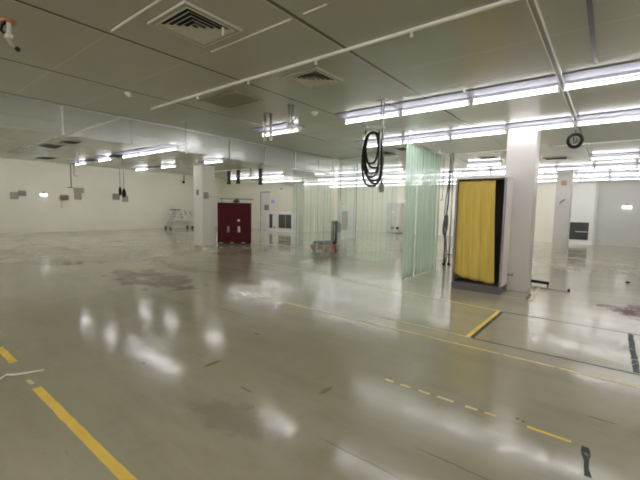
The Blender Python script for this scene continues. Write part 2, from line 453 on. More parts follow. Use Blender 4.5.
slot(-14.27, 7.65, 0.77, 0.39, 'dark slot vent between the two leftmost lights of the second row')

# smoke detectors
def detector(x, y, label):
    t = thing('smoke_detector', label, 'smoke detector', (x, y, ZC))
    MB().cyl((0, 0, -.018), (0, 0, 0), .055, 20).build('base', M['whitemetal'], t)
    MB().tube([(0, 0, -.018), (0, 0, -.04), (0, 0, -.052)], [.042, .036, .02], 18).build('sensor_head', M['whitemetal'], t)
detector(-3.84, 4.69, 'round white smoke detector on the ceiling right of the capped service drops')
detector(-5.33, 2.46, 'round smoke detector on the ceiling between vent and glass screen')

# ------------------------------------------------------------------ hanging glass smoke screen
t = thing('glass_screen', 'long hanging glass smoke screen below the ceiling, left side', 'glass screen', (-6.82, 0, 2.585))
JO = [-1.1, .5, 2.12, 3.18, 5.33, 6.4, 7.47, 8.55, 9.4]
for a, b in zip(JO[:-1], JO[1:]):
    MB().box(-.004, .004, a + .006, b - .006, 0, .435).build('glass_pane', M['glass'], t)
MB().box(-.014, .014, JO[0], JO[-1], .43, .455).build('hanging_channel', M['steel'], t)
for i, y in enumerate(JO[1:-1]):
    MB().box(-.008, .008, y - (.012 if i == 1 else .006), y + (.012 if i == 1 else .006), 0, .43).build('joint_strip', M['whitemetal' if i == 1 else 'greymetal'], t)

# ------------------------------------------------------------------ strip curtains
def strip_mesh(w, h, rnd):
    """one hanging PVC strip: slightly bowed, a few millimetres thick, along local x, top at z=h"""
    m = MB(); bm = m.bm; nx, nz = 6, 10; th = .004
    bow = rnd.uniform(.005, .013) * rnd.choice((-1, 1)); tw = rnd.uniform(-.03, .03); sh = rnd.uniform(0, .02)
    F, B = [], []
    for j in range(nz + 1):
        z = sh + (h - sh) * j / nz; rf, rb = [], []
        for i in range(nx + 1):
            u = i / nx - .5
            y = bow * (1 - 4 * u * u) * (1 - .3 * j / nz) + tw * u * (1 - j / nz) + .006 * math.sin(z * 2.1 + bow * 300)
            rf.append(bm.verts.new((u * w, y - th / 2, z))); rb.append(bm.verts.new((u * w, y + th / 2, z)))
        F.append(rf); B.append(rb)
    for j in range(nz):
        for i in range(nx):
            bm.faces.new((F[j][i], F[j][i + 1], F[j + 1][i + 1], F[j + 1][i])).smooth = True
            bm.faces.new((B[j][i + 1], B[j][i], B[j + 1][i], B[j + 1][i + 1])).smooth = True
    for i in range(nx):
        bm.faces.new((F[0][i + 1], F[0][i], B[0][i], B[0][i + 1])); bm.faces.new((F[nz][i], F[nz][i + 1], B[nz][i + 1], B[nz][i]))
    for j in range(nz):
        bm.faces.new((F[j][0], F[j + 1][0], B[j + 1][0], B[j][0])); bm.faces.new((F[j + 1][nx], F[j][nx], B[j][nx], B[j + 1][nx]))
    return m
def strip_curtain(name, label, base, rz, length, top, m, pitch=.155, w=.166, seed=1):
    rnd = random.Random(seed)
    t = thing('strip_curtain', label, 'strip curtain', base, rz)
    MB().box(0, length, -.02, .02, top, top + .035).build('hanging_rail', M['steel'], t)
    for hx in (.1, length - .1): MB().box(hx - .01, hx + .01, -.01, .01, top + .035, ZC).build('hanging_bracket', M['steel'], t)
    n = int(round(length / pitch)); protos = []
    for i in range(n):
        if len(protos) < 5:
            o = strip_mesh(w, top, rnd).build('strip', m, t); protos.append(o)
        else:
            o = rnd.choice(protos).copy(); COL.objects.link(o); o.parent = t
        o.location = (pitch * (i + .5), .006 if i % 2 else -.006, 0.005)
    return t
strip_curtain('a', 'clear hanging strip curtain below the end of the glass screen', (-6.765, 7.4, 0), PI / 2, 1.9, 2.53, M['pvc'], seed=2)
strip_curtain('b', 'clear strip curtain behind the hanging black cable coil', (-6.7, 9.4, 0), 0, 1.95, 3.0, M['pvc'], seed=3)
strip_curtain('c', 'pale green translucent strip curtain left of the yellow booth', (-3.42, 7.2, 0), PI / 2, 2.0, 2.88, M['pvcgreen'], seed=4)

# ------------------------------------------------------------------ booth with yellow curtain
t = thing('booth', 'tall shallow grey-framed booth standing against the white column', 'booth', (-1.91, 7.17, 0))
W2, DP, H = .44, .55, 2.1
fr = MB(); fr.box(-W2, -W2 + .035, 0, .05, .135, H); fr.build('post', M['greymetal'], t)
fr = MB(); fr.box(W2 - .03, W2, 0, .05, .135, H); fr.build('post', M['greymetal'], t)
MB().box(-W2, W2, 0, .05, H, H + .035).build('header', M['whitemetal'], t)
MB().box(-W2, W2, 0, DP, 0, .135, .006).build('plinth', M['plinth'], t)
MB().box(W2 - .012, W2 + .002, .05, DP, .135, H).build('side_panel', M['booth_side'], t)
MB().box(-W2, -W2 + .012, .05, DP, .135, H).build('side_panel', M['booth_side'], t)
MB().box(-W2 + .012, W2 - .012, DP - .02, DP, .135, H).build('back_panel', M['darkin'], t)
MB().box(-W2, W2, .05, DP, H, H + .03).build('top_panel', M['whitemetal'], t)
MB().cyl((-W2 + .012, .13, H - .03), (W2 - .012, .13, H - .03), .01).build('curtain_rod', M['darkmetal'], t)
# the curtain hangs a little in front of the rod
m = MB(); bm = m.bm; nu, nv = 60, 26; x0, x1 = -2.325, -1.672; V = []; V2 = []
def hem(u):
    lo = .225 - .065 * u
    return lo + .045 * math.exp(-((u - .07) / .09) ** 2) + .012 * math.sin(u * 21) - .005 * math.exp(-((u - .85) / .2) ** 2)
for j in range(nv + 1):
    q = j / nv; r1, r2 = [], []
    for i in range(nu + 1):
        u = i / nu; z = hem(u) + (2.07 + .006 * math.sin(u * 40) - hem(u)) * q
        wob = .02 * math.sin(u * 19 + .6 * math.sin(q * 2)) + .004 * math.sin(u * 47 + 1.3) - .012 * math.exp(-((u - .78 + .04 * q) / .05) ** 2) + .018 * math.exp(-((u - .13 - .05 * q) / .05) ** 2) * (1 - q)
        wob *= .5 + .7 * (1 - q)
        xx = x0 + (x1 - x0) * u + .075 * u * (1 - q) ** 1.2 - .004 * (1 - u) * (1 - q)
        yy = 7.268 - wob
        r1.append(bm.verts.new((xx, yy - .002, z))); r2.append(bm.verts.new((xx, yy + .002, z)))
    V.append(r1); V2.append(r2)
for j in range(nv):
    for i in range(nu):
        bm.faces.new((V[j][i], V[j][i + 1], V[j + 1][i + 1], V[j + 1][i])).smooth = True
        bm.faces.new((V2[j][i + 1], V2[j][i], V2[j + 1][i], V2[j + 1][i + 1])).smooth = True
for i in range(nu):
    bm.faces.new((V[0][i + 1], V[0][i], V2[0][i], V2[0][i + 1])); bm.faces.new((V[nv][i], V[nv][i + 1], V2[nv][i + 1], V2[nv][i]))
for j in range(nv):
    bm.faces.new((V[j][0], V[j + 1][0], V2[j + 1][0], V2[j][0])); bm.faces.new((V[j + 1][nu], V[j][nu], V2[j][nu], V2[j + 1][nu]))
tag(m.build('curtain', M['yellowcloth']), 'bright yellow cloth curtain hanging in the front of the booth', 'curtain')
# switch and bracket at the booth's side
t = thing('wall_switch', 'small white wall switch on the side of the booth', 'wall switch', (-1.468, 7.5, 1.33))
MB().box(0, .012, -.045, .045, -.08, .08, .003).build('cover_plate', M['whitemetal'], t)
MB().box(.012, .02, -.02, .02, -.03, .03).build('rocker', M['paper'], t)
t = thing('pipe_stub', 'small brown pipe fitting on the column near the floor', 'pipe fitting', (-1.39, 7.73, .31))
MB().cyl((0, -.005, 0), (0, -.05, 0), .012).build('pipe', M['brass'], t)
MB().cyl((0, 0, 0), (0, -.006, 0), .022).build('wall_mount', M['brass'], t)
MB().box(-.07, .03, -.075, -.045, -.015, .015, .004).build('lever', M['brown'], t)
# fittings on the far right column
tag(MB().box(-1.5, -1.33, 16.385, 16.4, 2.52, 2.70).build('column_plate', M['orange']), 'small orange-brown plate near the top of the far right column', 'sign plate')
t = thing('hose_hook', 'pale looped hose on a dark hook on the far right column', 'hose hook', (-1.5, 16.4, 1.85))
MB().tube([(.06 * math.cos(a), -.04, -.02 + .09 * math.sin(a)) for a in [i * 2 * PI / 14 for i in range(14)]], .014, 8, True).build('hose_loop', M['whitemetal'], t)
MB().tube([(0, 0, .05), (.02, -.05, .06), (.1, -.05, .12), (.15, -.05, .15)], .02, 8).build('hook', M['greymetal'], t)
# boxes on the left column
t = thing('junction_box', 'small dark box on the narrow left face of the cream column', 'junction box', (-12.32, 8.16, 1.93))
MB().box(-.04, .04, -.045, -.005, 0, .18, .005).build('box_body', M['greymetal'], t)
MB().box(-.05, .05, -.005, 0, -.01, .19).build('wall_mount', M['greymetal'], t)
t = thing('control_box', 'grey square control box on the cream column beside the red cabinet', 'control box', (-12.05, 8.32, 1.82))
MB().box(0.005, .05, -.09, .09, 0, .2, .005).build('box_body', M['greyboard'], t)
MB().box(0, .005, -.1, .1, -.01, .21).build('wall_mount', M['greymetal'], t)
MB().box(.0, .055, -.1, .1, -.03, -.012).build('lower_bar', M['darkmetal'], t)
MB().cyl((.02, .09, .05), (.02, .55, .05), .008, 8).build('conduit', M['greyboard'], t)

# ------------------------------------------------------------------ red cabinet and the things on it
ANG = .93
t = thing('cabinet', 'dark red double-door steel cabinet beside the cream column', 'cabinet', (-11.995, 8.80, 0), ANG)
CW, CD, CH = 1.30, .42, 1.66
MB().box(0, CW, 0, CD, .06, CH, .006).build('body', M['redcab'], t)
MB().box(.03, CW - .03, .02, CD - .02, 0, .06).build('plinth', M['darkmetal'], t)
for s in (0, 1):
    x0, x1 = (.012, CW * .47 - .004) if s == 0 else (CW * .47 + .004, CW - .012)
    d = MB().box(x0, x1, -.02, 0, .10, CH - .02, .004).build('door', M['redcab'], t)
    hx = x1 - .20 if s == 0 else x0 + .2
    h = MB().box(hx - .045, hx + .045, -.026, -.02, .50, .74, .002); h.build('handle', M['plug'] if s == 0 else M['whitemetal'], d)
    if s == 1: MB().cyl((hx - .01, -.02, .97), (hx - .01, -.03, .97), .05, 20).build('round_sticker', M['whitemetal'], d)
for x in (.06, .48, .92):
    MB().box(x, x + .13, -.022, 0, .075, .095).build('floor_clip', M['whitemetal'], t)
mt = Matrix.Translation((-11.995, 8.80, 0)) @ Matrix.Rotation(ANG, 4, 'Z')
def on_cab(x, y, z=CH): return mt @ Vector((x, y, z))
t = thing('rail_frame', 'dark low rail frame lying along the top of the red cabinet', 'metal frame', on_cab(.1, .2), ANG)
MB().box(0, 1.28, -.02, .02, .135, .165).build('top_rail', M['darkmetal'], t)
for x in (.05, .62, 1.12): MB().box(x, x + .02, -.015, .015, 0, .135).build('upright', M['darkmetal'], t)
for i, (x, w_, l) in enumerate(((.30, .26, 'white box on the red cabinet, left end'), (.95, .18, 'white box on the red cabinet, right of the dark device'), (1.17, .13, 'small white box at the right end of the cabinet top'))):
    t = thing('storage_box', l, 'box', on_cab(x + w_ / 2 - .06, .08), ANG, 'white boxes on the red cabinet')
    MB().box(-w_ / 2, w_ / 2, -.07, .07, 0, .105, .004).build('box_body', M['white'], t)
    MB().box(-w_ / 2 - .004, w_ / 2 + .004, -.074, .074, .085, .115, .003).build('lid', M['white'], t)
t = thing('power_tool', 'dark rounded device on top of the red cabinet between white boxes', 'device', on_cab(.72, .08), ANG)
MB().tube([(-.12, 0, .055), (-.06, 0, .06), (.06, 0, .065), (.13, 0, .05)], [.035, .055, .055, .03], 14).build('motor_body', M['darkmetal'], t)
MB().tube([(-.04, 0, .105), (0, 0, .16), (.05, 0, .165), (.08, 0, .11)], .012, 8).build('handle', M['black'], t)

# ------------------------------------------------------------------ service drops and hanging cables
def drop(x, y, l, label, gap=.05, plate=True):
    t = thing('service_drop', label, 'service pipe', (x, y, ZC))
    if plate: MB().cyl((0, 0, -.012), (0, 0, 0), .075, 20).build('ceiling_flange', M['greymetal'], t)
    dx, dy = .79 * gap, .62 * gap
    for s in (-1, 1):
        q = MB().cyl((s * dx, s * dy, -l), (s * dx, s * dy, -.0), .019, 14).build('pipe', M['steel'], t)
        MB().cyl((s * dx, s * dy, -.01), (s * dx, s * dy, 0), .026, 12).build('ceiling_collar', M['greymetal'], t)
        MB().cyl((s * dx, s * dy, -l - .012), (s * dx, s * dy, -l + .05), .025, 14).build('end_cap', M['whitemetal'], q)
    return t
drop(-4.55, 4.345, .42, 'pair of short capped pipes hanging from a round ceiling flange')
drop(-3.88, 4.18, .34, 'pair of short shiny pipes hanging right in front of a lit light', .028, False)

# black cable coil on its hanging rods
CX, CY = -2.64, 4.75
R_ = Vector((.787, .616, 0))            # across the hanging frame
t = thing('hanger_frame', 'twin steel rods hanging from the ceiling with small white bracket', 'hanger', (CX, CY, ZC))
MB().box(-.06, .06, -.05, .05, -.01, 0).build('ceiling_plate', M['greymetal'], t)
for s in (-.02, .02):
    MB().cyl((s * .79, s * .62, -.55 if s > 0 else -1.04), (s * .79, s * .62, -.01), .008, 10).build('rod', M['steel'], t)
m = MB(); m.box(-.22, .044, -.03, .03, -.38, -.36); m.xform(Matrix.Rotation(.664, 4, 'Z')); m.build('bracket', M['whitemetal'], t)
rnd = random.Random(11)
m = MB()
base = Vector((CX, CY, ZC - .43)) - R_ * .127 - Vector((.46, -.89, 0)) * .075
loops = [(0.149, 0.770, -0.011), (0.138, 0.693, 0.022), (0.127, 0.638, -0.022), (0.110, 0.583, 0.000), (0.116, 0.506, 0.017), (0.099, 0.440, -0.011), (0.132, 0.726, 0.033)]
for (rx, hh, ox) in loops:
    pts = []; dep = rnd.uniform(-.03, .03); ph = rnd.uniform(-.1, .1)
    for i in range(40):
        a = i * 2 * PI / 40 + PI / 2
        cs = math.cos(a); sx = math.copysign(abs(cs) ** .72, cs) * rx * (.96 - .04 * math.sin(a)) + ox * (1 - math.sin(a)) / 2
        z = -hh / 2 + math.sin(a) * hh / 2
        pts.append(base + R_ * (sx + ph * .1 * (1 - math.sin(a))) + Vector((.62, -.79, 0)) * (dep * math.cos(a) + dep) + Vector((0, 0, z)))
    m.tube(pts, .0145, 8, True)
cc = thing('cable_coil', 'black cable coiled in long loops hanging from the white bracket', 'cable coil', base)
m.xform(Matrix.Translation(-base)); m.build('loops', M['black'], cc)
m = MB()
for k in range(3): m.tube([R_ * (-.11 + .10 * k) + Vector((.012, -.015, -.02)), R_ * (-.11 + .10 * k) + Vector((0, 0, .02)), R_ * (-.11 + .10 * k) + Vector((-.012, .015, -.02))], .012, 8)
m.build('tie', M['black'], cc)
px, py = CX + .045, CY - .045
t = thing('hanging_socket', 'grey box plug hanging on a thin cable below the black coil', 'plug', (px, py, 1.745))
MB().box(-.038, .038, -.028, .028, 0, .12, .006).xform(Matrix.Rotation(.664, 4, 'Z')).build('plug_body', M['plug'], t)
MB().tube([(0, 0, .10), (0, 0, .14), (0, 0, .17)], [.02, .016, .008], 10).build('gland', M['darkmetal'], t)
MB().tube([(0, 0, .16), (.004, .002, .45), (-.01, -.006, .7), (-.01, -.01, .92)], .006, 8).build('cable', M['darkmetal'], t)

# ring of cable on the right
t = thing('cable_ring', 'ring of coiled black cable hanging on a cord from the trunking', 'cable coil', (-.54, 7.46, 2.69))
m = MB(); rnd = random.Random(5)
for k in range(5):
    r = .097 + rnd.uniform(-.012, .014); oy = rnd.uniform(-.02, .02); oz = rnd.uniform(-.008, .008)
    m.tube([(r * math.cos(a), oy, oz + r * 1.05 * math.sin(a)) for a in [i * 2 * PI / 28 for i in range(28)]], .013, 8, True)
m.build('coil', M['black'], t)
MB().tube([(-.02, 0, .07), (-.015, .0, .0), (.0, 0, -.06), (.02, .0, -.02), (.03, 0, .04)], .006, 8).build('loose_end', M['black'], t)
MB().tube([(0, 0, .08), (.003, 0, .2), (0, -.0, .31)], .007, 8).build('cord', M['darkmetal'], t)

# cut cable end at the top left
t = thing('cable_end', 'cut white cable with black tip hanging from the ceiling, top left', 'cable', (-4.12, .913, ZC))
MB().tube([(.045 * math.cos(a), .045 * math.sin(a), -.01) for a in [i * 2 * PI / 16 for i in range(16)]], .016, 8, True).build('ceiling_ring', M['copper'], t)
MB().tube([(.006, 0, 0), (.004, .004, -.06), (.006, .0, -.12)], .016, 10).build('white_sleeve', M['paper'], t)
MB().tube([(-.005, -.005, -.002), (-.045, -.03, -.035), (-.055, -.04, -.08), (-.02, -.01, -.12)], .011, 8).build('black_wire', M['black'], t)
MB().box(-.03, .03, -.025, .025, -.145, -.112, .006).build('white_collar', M['paper'], t)
q = MB().tube([(-.005, 0, -.13), (-.006, .008, -.16), (.003, .022, -.19), (.014, .045, -.215)], [.024, .021, .018, .016], 10).build('grey_cable', M['greyboard'], t)
MB().tube([(.013, .043, -.212), (.022, .06, -.232)], [.02, .018], 10).build('black_tip', M['black'], q)

# hanging bits behind the glass screen
t = thing('hanging_rod', 'thin white rod with small ball end hanging before the glass screen', 'hanging rod', (-6.25, 3.9, ZC))
MB().cyl((0, 0, -.55), (0, 0, 0), .004, 8).build('rod', M['darkmetal'], t)
MB().tube([(0, 0, -.58), (0, 0, -.565), (0, 0, -.55), (0, 0, -.54)], [.008, .02, .02, .008], 12).build('ball', M['whitemetal'], t)
t = thing('hanging_cable', 'white cord hanging from the ceiling behind the glass screen', 'cord', (-11.7, 3.96, ZC))
MB().tube([(0, 0, 0), (0, 0, -.22), (.0, .01, -.44)], [.012, .018, .03], 10).build('cord', M['whitemetal'], t)
t = thing('hanging_pipe', 'long thin dark pipe hanging near the left wall', 'pipe', (-16.58, 5.36, ZC))
MB().cyl((0, 0, -.92), (0, 0, 0), .02, 10).build('pipe', M['greymetal'], t)
MB().cyl((0, -.14, -.91), (0, .05, -.91), .014, 8).build('foot', M['darkmetal'], t)
t = thing('hanging_pipe', 'shorter thin dark pipe with an elbow hanging near the left wall', 'pipe', (-16.45, 5.43, ZC))
MB().tube([(0, 0, 0), (0, 0, -.42), (0, .02, -.45), (0, .13, -.45)], .014, 8).build('pipe', M['greymetal'], t)
for i, (y, z, l) in enumerate(((5.80, 1.83, 'left thinner of two black plugs hanging on cords before the left wall'), (5.93, 1.775, 'right larger of two black plugs hanging on cords before the left wall'))):
    t = thing('hanging_plug', l, 'plug', (-13.39, y, z), 0, 'black plugs on cords')
    MB().tube([(0, 0, 0), (0, 0, .03), (0, .0, .14), (0, 0, .25), (0, 0, .3)], [.04, .06, .07, .04, .012] if i else [.03, .04, .05, .035, .01], 12).build('plug_body', M['black'], t)
    MB().cyl((0, 0, .28), (0, 0, ZC - z), .01, 8).build('cord', M['greymetal'], t)
for x, y, z, l in ((-13.07, 10.2, 2.47, 'leftmost of three dark duct stubs hanging above the red cabinet'), (-12.36, 10.12, 2.47, 'middle one of three dark duct stubs hanging above the red cabinet'),
                (-11.2, 10.3, 2.41, 'rightmost of three dark duct stubs hanging above the red cabinet')):
    t = thing('ceiling_duct', l, 'duct', (x, y, z), 0, 'duct stubs above the red cabinet')
    MB().cyl((0, 0, .02), (0, 0, ZC - z), .075, 16).build('duct', M['duct'], t)
    MB().cyl((0, 0, 0), (0, 0, .05), .09, 16).build('collar', M['darkmetal'], t)
t = thing('hanging_pipe', 'thin white pipe hanging between the duct stubs above the red cabinet', 'pipe', (-11.47, 10.0, ZC))
MB().cyl((0, 0, -.53), (0, 0, 0), .018, 10).build('pipe', M['whitemetal'], t)
t = thing('wall_lamp', 'small black lamp on a thin stem high on the left wall', 'lamp', (XL, 14.15, 3.7))
MB().tube([(.0, 0, 0), (.12, 0, .0), (.14, .0, -.04), (.14, 0, -.5)], .015, 8).build('stem', M['darkmetal'], t)
MB().tube([(.14, 0, -.5), (.14, -.03, -.56), (.14, -.06, -.66)], [.03, .09, .05], 12).build('lamp_head', M['black'], t)

# ------------------------------------------------------------------ things on the left wall
def board(y0, y1, z0, z1, m, name, label, cat, fm=None):
    t = thing(name, label, cat, (XL, (y0 + y1) / 2, z0)); h = (y1 - y0) / 2
    MB().box(0, .03, -h, h, 0, z1 - z0, .003).build('panel', m, t)
    f = MB()
    f.box(.03, .04, -h, h, 0, .012); f.box(.03, .04, -h, h, z1 - z0 - .012, z1 - z0); f.box(.03, .04, -h, -h + .012, .012, z1 - z0 - .012); f.box(.03, .04, h - .012, h, .012, z1 - z0 - .012)
    f.build('rim', fm or m, t); return t
board(4.85, 5.16, 1.69, 2.02, M['greyboard'], 'wall_panel', 'grey panel on the left wall, lower of the overlapping leftmost pair', 'wall panel')
board(5.165, 5.47, 1.85, 2.11, M['greyboard2'], 'wall_panel', 'darker grey panel on the left wall, upper of the overlapping leftmost pair', 'wall panel')
board(7.57, 8.05, 2.115, 2.39, M['tan'], 'wall_panel', 'tan panel on the left wall right above a grey-brown one', 'wall panel')
board(7.59, 7.94, 1.74, 2.11, M['greyboard'], 'wall_panel', 'grey-brown panel on the left wall directly below the tan one', 'wall panel')
board(9.57, 9.96, 1.78, 2.15, M['greyboard2'], 'wall_panel', 'square grey panel behind the thinner hanging black plug', 'wall panel')
board(10.11, 10.45, 1.68, 2.03, M['greyboard2'], 'wall_panel', 'square grey panel on the left wall, lower right of the hanging plugs', 'wall panel')
t = thing('wall_box', 'brown box with dangling wire on the left wall beside the lit sign', 'wall box', (XL, 7.12, 1.72))
MB().box(0, .10, -.19, .19, 0, .24, .01).build('box_body', M['brown'], t)
MB().tube([(.05, -.13, .0), (.05, -.135, -.2), (.04, -.14, -.44)], .008, 8).build('wire', M['darkmetal'], t)
def exit_sign(loc, rz, label, w=.30, h=.12):
    t = thing('lit_sign', label, 'lit sign', loc, rz)
    MB().box(-w / 2, w / 2, -.07, -.01, 0, h, .006).build('light_box', M['exit'], t)
    MB().box(-.06, .06, -.05, 0, h, h + .09).build('bracket', M['greyboard'], t)
    MB().box(-.06, .06, -.01, 0, .04, h).build('back_plate', M['greymetal'], t)
    return t
exit_sign((XL, 6.2, 1.88), PI / 2, 'small glowing white lightbox sign on the left wall')
exit_sign((.585, YB, 1.74), 0, 'small glowing white lightbox sign on the grey wall, far right', .34, .14)
# lilac sign and grey mark on the far wall
tag(MB().box(-17.84, -17.52, 17.38, 17.4, 1.77, 2.0).build('notice_sign', M['purple']), 'small lilac notice on the white wall right of the far door', 'notice')
t = thing('wall_speaker', 'small grey fixture high on the far wall above the lilac notice', 'wall fixture', (-16.9, 17.4, 2.65))
MB().box(-.13, .13, -.06, 0, 0, .12, .02).build('fixture_body', M['greyboard'], t)
MB().box(-.09, .09, -.065, -.06, .03, .09).build('fixture_grille', M['greymetal'], t)

# ------------------------------------------------------------------ low white unit with dark windows
t = thing('low_unit', 'low white floor unit with dark windows beside the far door', 'equipment unit', (-17.45, 16.55, 0))
MB().box(0, 2.3, 0, .6, 0, 1.22, .01).build('unit_body', M['white'], t)
MB().box(.32, .60, -.012, 0, .2, 1.08).build('window', M['window'], t)
wn = MB().box(1.14, 2.22, -.012, 0, .24, 1.08).build('window', M['window'], t)
MB().box(1.72, 1.76, -.02, -.012, .24, 1.08).build('mullion', M['greymetal'], wn)
MB().box(.72, .86, -.02, 0, .22, .3).build('latch', M['darkmetal'], t)
MB().box(.66, .74, -.02, 0, 1.02, 1.1).build('hinge', M['greyboard'], t)

# ------------------------------------------------------------------ wheeled trolley frame by the left wall
t = thing('wheeled_frame', 'white tubular trolley on wheels parked by the left wall', 'trolley', (-22.45, 13.6, 0))
for xo in (-.3, .3):
    s = MB()
    s.tube([(xo, -.95, .12), (xo, -.28, 1.24)], .04, 10); s.tube([(xo, -.60, .56), (xo, .92, .54)], .04, 10)
    s.tube([(xo, .92, .54), (xo, .92, .12)], .03, 10); s.tube([(xo, -.28, 1.24), (xo, -.28, .56)], .02, 8)
    s.build('side_frame', M['whitemetal'], t)
    MB().tube([(xo, .12, 1.25), (xo, .36, .58)], .035, 8).build('brace', M['whitemetal'], t)
    MB().tube([(xo, .40, 1.18), (xo, .58, .85)], .03, 8).build('brace', M['greyboard'], t)
    for y in (-.95, .62):
        MB().cyl((xo - .025, y, .085), (xo + .025, y, .085), .085, 16).build('wheel', M['darkmetal'], t)
MB().box(-.34, .34, -.60, -.22, 1.22, 1.27, .01).build('top_tray', M['darkmetal'], t)
m = MB()
for k in range(5): m.box(-.3, .3, -.95 + k * .12 - .05, -.95 + k * .12 + .06, .2 + k * .2, .22 + k * .2)
m.build('step', M['greyboard'], t)
MB().box(-.3, .3, .5, .95, .5, .53).build('shelf', M['whitemetal'], t)

# ------------------------------------------------------------------ behind the clear curtain
t = thing('pallet_stacker', 'red pallet stacker with dark mast standing behind the clear curtain', 'pallet stacker', (-7.9, 10.4, 0))
b = MB().box(-.3, .3, -.5, .5, .07, .24, .03).build('chassis', M['redplastic'], t)
MB().box(-.26, .26, -.42, .35, .24, .36, .03).build('battery_cover', M['black'], t)
MB().box(-.02, .02, -.52, -.5, .1, .32).build('bumper_strip', M['whitemetal'], b)
for y in (.36, .60): MB().box(-.04, .04, y, y + .09, .03, 1.06).build('mast_post', M['darkmetal'], t)
MB().box(-.05, .05, .36, .69, .95, 1.0).build('mast_crossbar', M['darkmetal'], t)
MB().box(-.05, .05, .72, .9, .62, .98, .02).build('control_head', M['greymetal'], t)
MB().box(-.04, .04, .69, .74, .75, .8).build('head_arm', M['darkmetal'], t)
for x in (-.22, .22):
    for y in (-.36, .36): MB().cyl((x - .04, y, .07), (x + .04, y, .07), .07, 14).build('wheel', M['black'], t)
for x, y, l in ((-7.72, 10.98, 'slim grey post behind the clear curtain, next to the pallet stacker'), (-7.03, 10.98, 'slim dark post behind the clear curtain, right of the standing board')):
    t = thing('floor_post', l, 'post', (x, y, 0), 0, 'slim posts behind the clear curtain')
    MB().cyl((0, 0, 0), (0, 0, ZC), .018, 10).build('pole', M['greymetal'], t)
    MB().cyl((0, 0, 0), (0, 0, .02), .06, 14).build('foot_plate', M['darkmetal'], t)
t = thing('standing_board', 'white standing board with pinkish patch behind the clear curtain', 'board', (-10.45, 15.5, 0))
MB().box(-.58, .5, -.02, .02, .06, 1.62, .006).build('board_panel', M['whitemetal'], t)
MB().box(-.30, .07, -.026, -.02, .44, 1.38, .002).build('patch', M['pink'], t)
for x in (-.45, .4):
    MB().box(x - .02, x + .02, -.2, .2, 0, .04).build('foot', M['greymetal'], t); MB().box(x - .015, x + .015, .02, .04, .04, 1.3).build('stay', M['greymetal'], t)
t = thing('electrical_cabinet', 'light grey electrical cabinet with dark knobs against the back wall', 'cabinet', (-10.9, 21.75, 0))
MB().box(-.5, .5, -.25, .2, .05, 1.93, .01).build('cabinet_body', M['wallgrey'], t)
MB().box(-.48, .48, -.2, .15, 0, .05).build('plinth', M['darkmetal'], t)
d = MB().box(-.47, .47, -.27, -.25, .08, 1.9, .004).build('door', M['wallgrey'], t)
MB().cyl((-.05, -.27, 1.36), (-.05, -.3, 1.36), .09, 18).build('gauge', M['whitemetal'], d)
for x in (-.04, .31): MB().cyl((x, -.27, .34), (x, -.32, .34), .09, 16).build('knob', M['black'], d)
MB().box(.1, .2, -.285, -.27, .93, 1.03).build('label_plate', M['brown'], d)

# vertical bundle of pipes and hoses left of the booth
t = thing('hose_bundle', 'tall bundle of pipes and grey hoses hanging to the floor left of the booth', 'hose bundle', (-3.5, 10.15, 0))
for x, y in ((.07, .04), (-.05, -.02)):
    q = MB().cyl((x, y, .03), (x * .5 + .03, y * .5 + .01, ZC), .02, 12).build('pipe', M['steel'], t)
    MB().cyl((x, y, 0), (x, y, .06), .05, 14).build('foot', M['black'], q)
rnd = random.Random(3)
for k in range(3):
    xs = rnd.uniform(-.10, .04); pts = []
    for i in range(15):
        z = .05 + i * (2.55 / 14)
        sp = .5 + .5 * math.cos((z - .5) * 1.1)
        pts.append((xs * sp + .03 * math.sin(z * 3 + k), rnd.uniform(-.012, .012) + .05 * (k - 2) * .4 - .02, z))
    MB().tube(pts, .013, 8).build('hose', M['hose'], t)
m = MB()
for k in range(4):
    m.tube([(-.06 + .05 * math.cos(a) + .01 * k, -.05 + .03 * math.sin(a), 1.08 + .26 * math.sin(a) + .02 * k) for a in [i * 2 * PI / 20 for i in range(20)]], .012, 8, True)
m.build('hose_coil', M['hose'], t)
MB().box(.03, .09, -.03, .03, 2.5, 2.80, .01).build('valve_block', M['greymetal'], t)
MB().box(.02, .16, -.03, .01, .28, .31).build('stay_bar', M['darkmetal'], t)
t = thing('hanging_cable', 'thin dark pull cord right of the green strip curtain', 'cord', (-4.03, 11.1, ZC))
MB().tube([(0, 0, 0), (.005, 0, -.6), (0, 0, -1.19)], .008, 8).build('cord', M['darkmetal'], t)
MB().tube([(-.0, 0, -1.19), (-.02, 0, -1.23), (-.04, 0, -1.22)], .014, 8).build('hook', M['darkmetal'], t)

